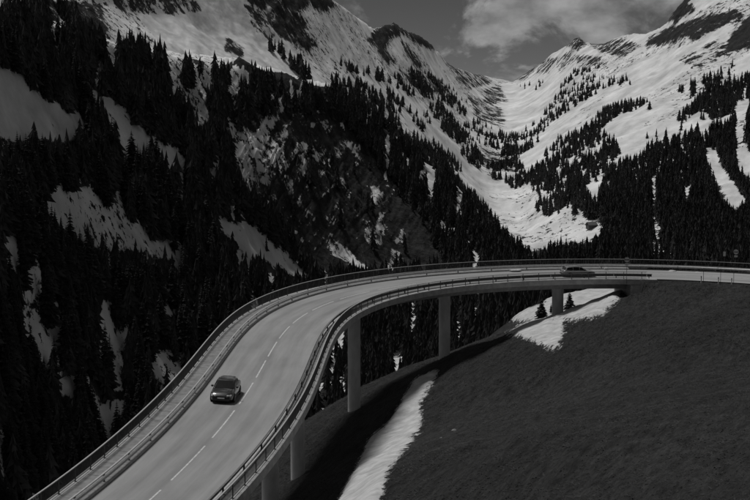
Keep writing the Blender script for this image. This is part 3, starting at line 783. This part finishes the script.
def car(name, label, paint, wagon):
    root = empty(name); tag(root, label, 'car')
    L = 2.26
    tab = [(-2.26,.66,.34,.80),(-2.20,.76,.28,.90),(-2.0,.82,.24,.95),(-1.4,.865,.20,.97),(0,.88,.18,.95),(.7,.875,.18,.93),(1.05,.87,.18,.90),(1.5,.855,.19,.85),(1.9,.82,.20,.78),(2.12,.76,.22,.70),(2.22,.68,.26,.62),(2.28,.58,.32,.54)]
    if wagon: tab = [(x, w, b, t if x > -1.2 else min(t, .95)) for x, w, b, t in tab]
    secs = []
    for x in np.linspace(-2.26, 2.28, 34):
        w, b, t = (interp(tab, x, c) for c in (1, 2, 3))
        cr = .03 if x > .9 else .015
        half = [(0, t+cr), (.45*w, t+cr*.8), (.78*w, t+.003), (.92*w, t-.035), (.985*w, t-.11), (w, t*.55+b*.45), (.985*w, b+.16), (.94*w, b+.05), (.80*w, b)]
        secs.append([(x, y, z) for y, z in half]+[(x, -y, z) for y, z in half[::-1][:-1]])
    body = loft('body', secs, paint, root)
    # cabin
    rear = -2.05 if wagon else -1.62
    # (x, z, half width)
    line = [(1.02,.90,.77),(.62,1.13,.70),(.26,1.335,.60),(-.1,1.40,.575),(-.6,1.42,.57),(-1.1,1.39,.565)]
    line += [(-1.55,1.36,.56),(-1.78,1.29,.56),(rear,.98,.66)] if wagon else [(-1.25,1.33,.56),(rear,1.0,.66)]
    secs = []
    for x, z, hw in line:
        bz = .87; bw = .80
        t = (z-bz)/(1.42-bz)
        half = [(0, z+.012), (hw*.7, z+.004), (hw*.93, z-.025), (hw+.02, z-.07 if z > 1.1 else z-.03), (max(hw, bw*(1-t)+(hw+.12)*t), bz*.6+z*.4 if z > 1.1 else bz), (bw, bz)]
        secs.append([(x, y, zz) for y, zz in half]+[(x, -y, zz) for y, zz in half[::-1][:-1]])
    cab = loft('cabin', secs, paint, root, 30)
    G = M['glass']
    panel('windscreen', [(.98,.70,.935),(.98,-.70,.935),(.30,-.54,1.325),(.30,.54,1.325)], G, root)
    if wagon: panel('rear_window', [(-2.03,.60,1.02),(-2.03,-.60,1.02),(-1.82,-.50,1.28),(-1.82,.50,1.28)], G, root)
    else: panel('rear_window', [(-1.58,.60,1.03),(-1.58,-.60,1.03),(-1.27,-.50,1.31),(-1.27,.50,1.31)], G, root)
    for sd in (1, -1):
        def sp(x, z):
            t = (z-.87)/(1.42-.87); return (x, sd*(.815*(1-t)+.60*t+.012), z)
        panel('side_window', [sp(.80,.955), sp(.02,.955), sp(.02,1.33), sp(.24,1.30)], G, root)
        if wagon:
            panel('side_window', [sp(-.05,.955), sp(-.88,.965), sp(-.88,1.335), sp(-.05,1.335)], G, root)
            panel('side_window', [sp(-.96,.97), sp(-1.85,.99), sp(-1.72,1.27), sp(-.96,1.325)], G, root)
            MB().tube([(.1, sd*.53, 1.405), (.0, sd*.53, 1.45), (-1.4, sd*.53, 1.43), (-1.5, sd*.53, 1.385)], .016, 6).build('roof_rail', M['dark_steel'], root)
        else:
            panel('side_window', [sp(-.05,.955), sp(-.80,.965), sp(-1.12,1.05), sp(-.98,1.30), sp(-.05,1.335)], G, root)
        for wx in (1.38, -1.32):
            arch = MB().lathe([(.36, 0), (.36, sd*.012)], 24, 'y', (wx, sd*.868, .325)).build('wheel_arch', M['black'], root)
            wh = MB().lathe([(.20, -.1), (.29, -.1), (.315, -.07), (.315, .07), (.29, .1), (.20, .1)], 28, 'y', (0, 0, 0)).build('wheel', M['tyre'], root)
            wh.location = (wx, sd*.80, .315)
            rim = MB().lathe([(.205, .0), (.205, sd*.095), (.19, sd*.105), (.06, sd*.08), (.04, sd*.1)], 20, 'y').build('rim', M['rim'], wh)
        MB().lathe([(.03, -.09), (.085, -.05), (.085, .05), (.05, .09)], 10, 'y', (.66, sd*.93, .98)).build('wing_mirror', M['black'], root)
        hl = MB().add([(2.10, sd*.74, .66), (2.23, sd*.40, .62), (2.26, sd*.40, .51), (2.15, sd*.74, .53), (1.9, sd*.70, .69), (2.05, sd*.40, .68)],
                      [(0,1,2,3),(0,4,5,1)]).build('headlight', M['lamp'], root)
        hl.location = (.025, sd*.012, .012)
        MB().box((-2.275, sd*.46-.16, .68), (-2.18, sd*.46+.16, .82)).build('tail_light', M['tail'], root)
        for hxp in (.12, -.78): MB().box((hxp-.08, sd*.872-.012, .79), (hxp+.08, sd*.872+.012, .815)).build('door_handle', M['black'], root)
        MB().box((-1.0, sd*.862-.018, .2), (1.0, sd*.862+.018, .27)).build('sill', M['black'], root)
    MB().box((2.20, -.38, .49), (2.285, .38, .60)).build('grille', M['black'], root)
    fb = MB().box((2.12, -.62, .24), (2.30, .62, .44)).build('front_bumper', M['black'], root)
    MB().box((2.295, -.26, .40), (2.315, .26, .49)).build('number_plate', M['white'], root)
    MB().box((-2.31, -.66, .36), (-2.2, .66, .52)).build('rear_bumper', M['black'], root)
    return root
def put(o, s, off, flip, scale=1.0):
    p = rp_(s, off, .0); th = heading(s)+(math.pi if flip else 0)
    gr = float(np.interp(s+1, SS, RZ)-np.interp(s-1, SS, RZ))/2*(-1 if flip else 1)
    f = Vector((math.cos(th), math.sin(th), gr)).normalized()
    lft = Vector((-math.sin(th), math.cos(th), BANK*(-1 if flip else 1))).normalized()
    upv = f.cross(lft).normalized(); lft = upv.cross(f)
    m = Matrix((f, lft, upv)).transposed().to_4x4(); m = m @ Matrix.Scale(scale, 4); m.translation = Vector(tuple(p))+upv*.002
    o.matrix_world = m
put(car('saloon_car', 'dark saloon car driving down the near stretch of road beside the dashed line', M['car_dark'], False), 23.8, 1.48, True, 1.14)
put(car('estate_car', 'grey estate car crossing the far end of the viaduct near the round sign', M['car_grey'], True), 133.0, -2.0, False, 1.05)

# ------------------------------------------------------------------ signs, marker posts, snow
def round_sign(px_off, s, off, h, label, small_back=False):
    p = rp_(s, off, 0); gz = float(hill_at(p[0], p[1])[0]) if s > BR1 else float(p[2])
    root = empty('road_sign', (p[0], p[1], gz)); tag(root, label, 'sign')
    H = h
    MB().lathe([(.035, -.4), (.035, H+.3)], 10).build('pole', M['dark_steel'], root)
    c = (0, -.06, H)
    MB().lathe([(.40, 0), (.40, .03)], 28, 'y', c).build('disc', M['sign_white'], root)
    ring = MB()
    n = 28; v = []; f = []
    for k in range(n):
        a = 2*math.pi*k/n
        for r, y in ((.34, -.012), (.41, -.012), (.41, .02)): v.append((r*math.cos(a), c[1]+y, H+r*math.sin(a)))
    for k in range(n):
        a, b = k*3, ((k+1) % n)*3; f += [(a, a+1, b+1, b), (a+1, a+2, b+2, b+1)]
    ring.add(v, f).build('rim', M['sign_rim'], root)
    # two car shapes side by side, a dark band at this distance
    for cxo in (-.145, .145):
        MB().box((cxo-.12, c[1]-.010, H-.09), (cxo+.12, c[1]-.002, H+.02)).box((cxo-.085, c[1]-.010, H+.021), (cxo+.085, c[1]-.002, H+.085)).build('car_symbol', M['black'], root)
    MB().box((-.24, c[1]-.005, H-.78), (.24, c[1]+.02, H-.50)).build('plate', M['sign_white'], root)
    return root
round_sign(0, 139.6, -5.95, 2.95, 'round traffic sign on a pole where the viaduct railing ends')
q = at(730, 269.5, 231)
s_sign = 155.5
round_sign(0, 155.6, 6.9, 3.0, 'round traffic sign beyond the road, past the end of the long railing')
# small plain plate beside it, seen edge-on
p = rp_(154.2, 6.9, 0); g = float(hill_at(p[0], p[1])[0])
b = empty('chevron_board', (p[0], p[1], g)); tag(b, 'small narrow pale board on a post beside the far traffic sign', 'sign')
MB().lathe([(.03, -.3), (.03, 2.9)], 8).build('pole', M['dark_steel'], b); MB().box((-.17, -.06, 2.35), (.17, -.035, 3.0)).build('board', M['sign_white'], b)

for i, (px, py) in enumerate(((700.5, 280.0), (718.5, 283.5), (733.5, 288.0))):
    s = {0: 151.6, 1: 154.3, 2: 156.4}[i]
    off = -5.1-.25*i
    p = rp_(s, off, 0); g = float(hill_at(p[0], p[1])[0])
    lab = ('white marker post with dark cap on the grass verge, nearest the viaduct end', 'white marker post with dark cap, middle one of three on the verge', 'white marker post with dark cap on the verge, farthest from the viaduct')[i]
    d = empty('marker_post', (p[0], p[1], g)); tag(d, lab, 'marker post', 'marker posts along the road verge')
    MB().lathe([(.075, -.2), (.07, .74)], 10).build('shaft', M['white'], d)
    MB().lathe([(.072, .742), (.072, .95), (.03, 1.0)], 10).build('cap', M['black'], d)
    MB().box((-.03, -.082, .8), (.03, -.068, .9)).build('reflector', M['lamp'], d)
    p = rp_(s+.35, off-.25, 0); g = float(hill_at(p[0], p[1])[0])
    lab = ('thin dark snow pole beside the marker post nearest the viaduct end', 'thin dark snow pole beside the middle marker post', 'thin dark snow pole beside the marker post farthest from the viaduct')[i]
    d = empty('snow_pole', (p[0], p[1], g)); tag(d, lab, 'snow pole', 'snow poles along the road verge')
    MB().lathe([(.035, -.3), (.03, 1.6), (.025, 2.15)], 8).build('shaft', M['dark_steel'], d)
    MB().lathe([(.037, 1.55), (.036, 1.85)], 8).build('band', M['black'], d)
def lump(s, off, r, h, label):
    p = rp_(s, off, 0); g = float(hill_at(p[0], p[1])[0]) if s > BR1 else float(p[2])+.14
    bm = bmesh.new(); bmesh.ops.create_icosphere(bm, subdivisions=3, radius=1)
    for v in bm.verts:
        c = np.array([v.co.x*1.7+s, v.co.y*1.7, v.co.z*1.7]); k = 1+.28*float(fbm(c[0:1], c[1:2], c[2:3], seed=51, oct=3)[0])
        v.co = Vector((v.co.x*r*k, v.co.y*r*.55*k, max(v.co.z*h*k, -.05)))
    me = bpy.data.meshes.new('snow_heap'); bm.to_mesh(me); bm.free()
    me.polygons.foreach_set('use_smooth', np.ones(len(me.polygons), bool))
    o = link('snow_heap', me, M['snow_lump']); o.location = (p[0], p[1], g); o.rotation_euler = (0, 0, heading(s)); tag(o, label, 'snow', 'leftover snow heaps along the outer kerb')
for s, r, h in ((126.0, .9, .17), (138.8, .3, .26), (147.6, .65, .30), (151.0, .55, .22)):
    lump(s, 3.3 if s > 142 else 3.45, r, h, 'small heap of leftover snow at the foot of the outer crash barrier')

# ------------------------------------------------------------------ mountain hut on the snowfield
def sheet_at(px, py):
    """point on the mountain sheet seen at this pixel"""
    d = (mpx-px)**2+(mpy-py)**2
    d = np.where((TT[:, None] > 4.2) & (TT[:, None] < 4.9) & (CXg < 500), 1e9, d)
    j, i = np.unravel_index(np.argmin(d), d.shape); return MPt[j, i]
hp = sheet_at(591, 227.5)
hut = empty('alpine_hut', tuple(hp-np.array([0, 0, .6])), .35); tag(hut, 'tiny dark wooden hut on the open snowfield behind the viaduct', 'hut')
MB().box((-4.2, -3, -1.5), (4.2, 3, 3.2)).build('wall', M['wood'], hut)
V = [(-4.8,-3.8,2.9),(4.8,-3.8,2.9),(4.8,0,5.6),(-4.8,0,5.6),(4.8,3.8,2.9),(-4.8,3.8,2.9),(-4.8,-3.8,3.15),(4.8,-3.8,3.15),(4.8,0,5.9),(-4.8,0,5.9),(4.8,3.8,3.15),(-4.8,3.8,3.15)]
rf = MB().add(V, [(0,1,2,3),(3,2,4,5),(6,7,8,9),(9,8,10,11),(0,1,7,6),(5,4,10,11),(1,2,8,7),(2,4,10,8),(0,3,9,6),(3,5,11,9)]).build('roof', M['roof'], hut)
MB().box((1.6, .6, 5.0), (2.3, 1.3, 6.7)).build('chimney', M['concrete'], rf)
MB().box((-.5, -3.06, -.4), (.5, -2.96, 1.8)).build('door', M['black'], hut)
for wx in (-2.6, 2.4): MB().box((wx-.5, -3.06, .8), (wx+.5, -2.96, 1.8)).build('window', M['black'], hut)

# ------------------------------------------------------------------ spruces
def spruce_detail(seed, H=20.0, slim=1.0):
    r = random.Random(seed); V = []; F = []
    nwh = 34; base = r.uniform(.05, .12)
    for k in range(nwh):
        t = k/(nwh-1); z = H*(base+(1-base)*t**.93+r.uniform(-.012, .012))
        R = (H*.19*slim)*((1-t)**.82)*r.uniform(.66, 1.15)+.12
        if t < .12: R *= .75+2*t
        nb = 8 if t < .7 else 6
        a0 = r.uniform(0, 6.28)
        for b in range(nb):
            if r.random() < .06: continue
            a = a0+2*math.pi*b/nb+r.uniform(-.22, .22); L = R*r.uniform(.7, 1.18); dr = L*r.uniform(.30, .5)
            w = max(.16, L*.34)
            c, s_ = math.cos(a), math.sin(a); i = len(V)
            def pt(d, sd, zz): return (c*d-s_*sd, s_*d+c*sd, zz)
            V += [pt(0, 0, z+.18*L), pt(L*.5, w, z-dr*.55), pt(L*.55, 0, z-dr*.10), pt(L*.5, -w, z-dr*.55), pt(L*.86, w*.5, z-dr*1.0), pt(L, 0, z-dr*.72), pt(L*.86, -w*.5, z-dr*1.0)]
            F += [(i, i+1, i+2), (i, i+2, i+3), (i+1, i+4, i+2), (i+4, i+5, i+2), (i+2, i+5, i+6), (i+2, i+6, i+3)]
    # leader
    i = len(V); V += [(.12, 0, H*.95), (-.06, .1, H*.95), (-.06, -.1, H*.95), (0, 0, H*1.03)]; F += [(i, i+1, i+3), (i+1, i+2, i+3), (i+2, i, i+3)]
    return pydata('crown', V, F)
def trunk_mesh(H=20.0):
    return MB().lathe([(.36, -1.5), (.28, H*.15), (.19, H*.5), (.05, H*.97)], 7).mesh('trunk', True)
VAR = []
for k in range(8):
    cm = spruce_detail(100+k, 20.0, (1.0, .8, 1.15, .9, .72, 1.05, .85, 1.25)[k]); cm.materials.append(M['needles'])
    tm = trunk_mesh(); tm.materials.append(M['bark']); VAR.append((cm, tm))
def spruce_far(seed):
    r = np.random.default_rng(seed); V = []; F = []
    tiers = 8; n = 5
    for k in range(tiers):
        t = k/tiers; z0 = .05+.84*t+r.uniform(-.02, .02); z1 = min(1.0, z0+.30*(1-.35*t)); R = (.19*((1-t)**.8)+.012)*r.uniform(.8, 1.2)
        i = len(V); V.append((0, 0, z1))
        for j in range(2*n):
            a = math.pi*j/n+k*.7; q = R*(r.uniform(.7, 1.35) if j % 2 == 0 else r.uniform(.35, .6))
            V.append((q*math.cos(a), q*math.sin(a), z0+(r.uniform(-.03, .0) if j % 2 == 0 else r.uniform(.02, .05))))
        for j in range(2*n): F.append((i, i+1+j, i+1+(j+1) % (2*n)))
    return np.array(V), np.array(F)
FAR = [spruce_far(300+k) for k in range(12)]

# candidate points on the sheet, uniform in the view, then thinned to the woods
jj, ii = np.mgrid[0:mpx.shape[0]-1, 0:mpx.shape[1]-1]
area = np.abs((mpy[:-1, :-1]-mpy[1:, :-1]))*np.abs(mpx[:-1, 1:]-mpx[:-1, :-1])
okm = (mpy[:-1, :-1] > mpy[1:, :-1]) & (mpx[:-1, :-1] > -160) & (mpx[:-1, :-1] < 900) & (mpy[:-1, :-1] < 560) & (mpy[:-1, :-1] > -60) & (TT[:-1, None] < 6.95) & (TT[:-1, None] > .4)
wgt = np.where(okm, area*(MPt[:-1, :-1, 1]/1000.0)**1.7, 0); wgt /= wgt.sum()
NC = 62000
pick = rng.choice(wgt.size, NC, p=wgt.ravel())
pj, pi_ = np.unravel_index(pick, wgt.shape)
a, b = rng.random(NC)[:, None], rng.random(NC)[:, None]
P = (MPt[pj, pi_]*(1-a)+MPt[pj, pi_+1]*a)*(1-b)+(MPt[pj+1, pi_]*(1-a)+MPt[pj+1, pi_+1]*a)*b
tpx, tpy = to_px(P)
hN = fbm(P[:, 0]/60, P[:, 1]/60, seed=61, oct=3)
hgt = np.where(tpx < 330, 20.5-3*np.clip((tpx-150)/180, 0, 1), 16.5)*(1+.22*hN)*rng.uniform(.6, 1.18, NC)
hgt *= np.clip(1.25-(TT[pj]-2.0)*.14, .62, 1.15)
hpxl = FPX*hgt/P[:, 1]
midy = tpy-.45*hpxl
fd = np.zeros(NC)
for poly, dens in FOREST:
    sd = poly_sd(tpx, midy, poly); fd = np.maximum(fd, np.where(sd+2.0*fbm(tpx/6, midy/6, seed=63, oct=2) > 0, dens, 0))
bare = poly_sd(tpx, midy, BARE[0]); fd *= np.where(bare > 0, np.clip(.12-bare/80, .01, 1), 1)
for poly, cap in CLEAR:
    sd = poly_sd(tpx, tpy-.3*hpxl, poly); k = .0 if cap > 3 else (.12 if cap > 1 else .5)
    sb = poly_sd(tpx, tpy-.85*hpxl, poly)
    fd *= np.where(sd > .5, k, 1)
    if cap >= 1.5:
        for hf in (.12, .5, .7): fd *= np.where(poly_sd(tpx, tpy-hf*hpxl, poly) > .7, .3, 1)
        fd *= np.where(sb > 1.0, .5, 1)
upp = (TT[pj] > 4) & (P[:, 0] < 500)
clump = fbm(P[:, 0]/45, P[:, 1]/45, seed=65, oct=3)
fd *= np.where(upp, np.clip(.75+2.6*clump, .05, 1.5), 1)
wg = fbm(tpx/9, tpy/26, seed=67, oct=3)
wl_ = (tpx < 480) & (bare < -2) & (TT[pj] < 4)
fd *= np.where((wg > .18) & wl_, .04, 1)*np.where((fbm(tpx/9, (tpy-.4*hpxl)/26, seed=67, oct=3) > .24) & wl_, .4, 1)
gap = fbm(P[:, 0]/22, P[:, 1]/22, P[:, 2]/30, seed=67, oct=2)
lowl = np.clip((tpy-270)/40, 0, 1)*np.clip((210-tpx)/40, 0, 1)
fd *= np.where((gap > .12), 1-.93*lowl, 1)*(1-.35*lowl)
stray = (rng.random(NC) < .003)
acc = (rng.random(NC) < fd*.95) | (stray & (TT[pj] < 5.9) & (tpx > 240))
hgt = np.where(stray & (fd < .1), hgt*.7, hgt)
P, hgt, hpxl, tpx, tpy = P[acc], hgt[acc], hpxl[acc], tpx[acc], tpy[acc]
# largest in view stand as single trees
deckline = np.interp(tpx, [0, 30, 132, 208, 252, 340, 460, 580, 750], [520, 499, 420, 340, 300, 275, 263, 259, 262])
inv_ = (tpx > 2) & (tpx < 748) & (tpy-hpxl*.7 < deckline) & (tpy-hpxl > 0) & (tpy-hpxl < 480)
order = np.argsort(-np.where(inv_, hpxl, 0))
single = np.zeros(len(P), bool); n1 = 0
cell = {}
for k in order:
    if n1 >= 296 or not inv_[k]: break
    c_ = (int(tpx[k]//7), int((tpy[k])//9))
    if cell.get(c_, 0) >= 1: continue
    cell[c_] = 1; single[k] = True; n1 += 1
for k in np.where(single)[0]:
    v = random.randrange(8); sc_ = hgt[k]/20.0
    o = empty('spruce_tree', (P[k, 0], P[k, 1], P[k, 2]-.4), random.uniform(0, 6.28)); o.scale = (sc_*random.uniform(.95, 1.15), sc_*random.uniform(.95, 1.15), sc_)
    kx, ky = np.array([tpx[k]]), np.array([tpy[k]-.85*hpxl[k]])
    lab, grp = 'tall dark spruce in the dense wood across the gorge from the outer railing', 'tall spruces in the dense wood across the gorge'
    for ci, l2, g2 in ((0, 'dark spruce with its tip against the broad upper snowfield across the gorge', 'spruces below the upper snowfield'),
                       (3, 'dark spruce with its tip against the snow clearing amid the wood', 'spruces below the snow clearing'),
                       (4, 'dark spruce with its tip against the slanting snow strip beside the viaduct curve', 'spruces below the slanting snow strip')):
        if poly_sd(kx, ky, CLEAR[ci][0])[0] > 0: lab, grp = l2, g2
    tag(o, lab, 'tree', grp)
    link('crown', VAR[v][0], None, o); link('trunk', VAR[v][1], None, o)
rest = np.where(~single)[0]
VV, FF, base = [], [], 0
for v in range(12):
    idx = rest[v::12]
    bv, bf = FAR[v]
    ang = rng.uniform(0, 6.28, len(idx)); wd = rng.uniform(.65, 1.3, len(idx)); h = hgt[idx]
    ca, sa = np.cos(ang)[:, None], np.sin(ang)[:, None]
    x = (bv[None, :, 0]*ca-bv[None, :, 1]*sa)*(h*wd)[:, None]+P[idx, 0:1]; y = (bv[None, :, 0]*sa+bv[None, :, 1]*ca)*(h*wd)[:, None]+P[idx, 1:2]
    z = bv[None, :, 2]*h[:, None]+P[idx, 2:3]-.5
    x = x+bv[None, :, 2]*h[:, None]*rng.normal(0, .03, len(idx))[:, None]
    VV.append(np.stack([x, y, z], -1).reshape(-1, 3)); FF.append((bf[None]+(np.arange(len(idx))*len(bv))[:, None, None]).reshape(-1, 3)+base)
    base += len(idx)*len(bv)
forest = link('spruce_forest', npmesh('spruce_forest', np.concatenate(VV), np.concatenate(FF)), M['needles_far'])
tag(forest, 'dense dark spruce forest covering the lower mountainsides around the valley', 'forest', kind='stuff')
print('trees', len(P), 'single', n1)

# small spruces on the near snowfield behind the last pillar
for px, py, Y, H, lab in ((541.5, 319, 243, 3.6, 'young spruce in the snow under the bridge, gorge side of the last pillar'),
                          (569.5, 318, 243, 3.4, 'young spruce in the snow under the bridge, hillside side of the last pillar'),
                          (551, 315, 262, 1.7, 'tiny spruce in the snow between the young spruce and the last pillar')):
    p = at(px, py, Y); g = float(hill_at(p[0], p[1])[0])
    o = empty('young_spruce', (p[0], p[1], g), random.uniform(0, 6)); k = H/20; o.scale = (k*1.7, k*1.7, k); tag(o, lab, 'tree')
    v = random.randrange(8); link('crown', VAR[v][0], None, o); link('trunk', VAR[v][1], None, o)

# a few loose stones on the turf
for px, py, Y, r in ((454, 431, 150, .24), (441, 439, 146, .18)):
    p = at(px, py, Y)
    for _ in range(12):
        g = float(hill_at(p[0], p[1])[0]); k = (CAMH-g)/(CAMH-p[2]); p = np.array([p[0]*k, p[1]*k, CAMH+(p[2]-CAMH)*k])
    g = float(hill_at(p[0], p[1])[0])
    bm = bmesh.new(); bmesh.ops.create_icosphere(bm, subdivisions=2, radius=1)
    for v in bm.verts:
        c = np.array(v.co)*1.3+px; kk = 1+.5*float(fbm(c[0:1], c[1:2], c[2:3], seed=91, oct=2)[0]); v.co = Vector((v.co.x*r*1.3*kk, v.co.y*r*kk, v.co.z*r*.7*kk))
    me = bpy.data.meshes.new('stone'); bm.to_mesh(me); bm.free()
    o = link('stone', me, M['slab']); o.location = (p[0], p[1], g+r*.1); o.rotation_euler = (0, 0, px); tag(o, 'small loose pale stone lying on the dark turf of the near hillside', 'stone', 'loose stones on the near hillside')

# ------------------------------------------------------------------ grass tussocks on the hillside
NT = 90000
gx = rng.uniform(-28, 80, NT*3); gy = 50+190*rng.random(NT*3)**.8
gz = hill_at(gx, gy); gp = np.stack([gx, gy, gz], -1); ux, uy = to_px(gp)
i_ = np.clip(np.searchsorted(hx, gx)-1, 0, len(hx)-2); j_ = np.clip(np.searchsorted(hy, gy)-1, 0, len(hy)-2)
dr = np.full(len(gx), 1e9)
for k in range(0, len(SS), 4): dr = np.minimum(dr, np.where(SS[k] > BR1-4, (gx-RX[k])**2+(gy-RY[k])**2, 1e9))
ok = (hs[j_, i_] < -1) & (ux > -30) & (ux < 790) & (uy < 530) & (dr > 46) & (fbm(gx/7, gy/7, seed=71, oct=3) > rng.uniform(-1.0, .5, len(gx)))
gp = gp[ok][:NT]; n = len(gp)
VV = np.zeros((n, 9, 3)); 
for b in range(3):
    a = rng.uniform(0, 6.28, n); L = rng.uniform(.03, .10, n); w = rng.uniform(.03, .07, n); le = rng.uniform(.15, .32, n)
    d = np.stack([np.cos(a), np.sin(a), 0*a], -1); e = np.stack([-np.sin(a), np.cos(a), 0*a], -1)
    c0 = gp+d*rng.uniform(0, .12, n)[:, None]-np.array([0, 0, .03])
    VV[:, b*3] = c0-e*w[:, None]; VV[:, b*3+1] = c0+e*w[:, None]; VV[:, b*3+2] = c0+d*le[:, None]+np.array([0, 0, 1])*L[:, None]
ff = np.arange(n*9).reshape(-1, 3)
gr_ = link('grass_tussocks', npmesh('grass_tussocks', VV.reshape(-1, 3), ff), M['grass']); tag(gr_, 'short dry grass tussocks covering the near hillside', 'grass', kind='stuff')
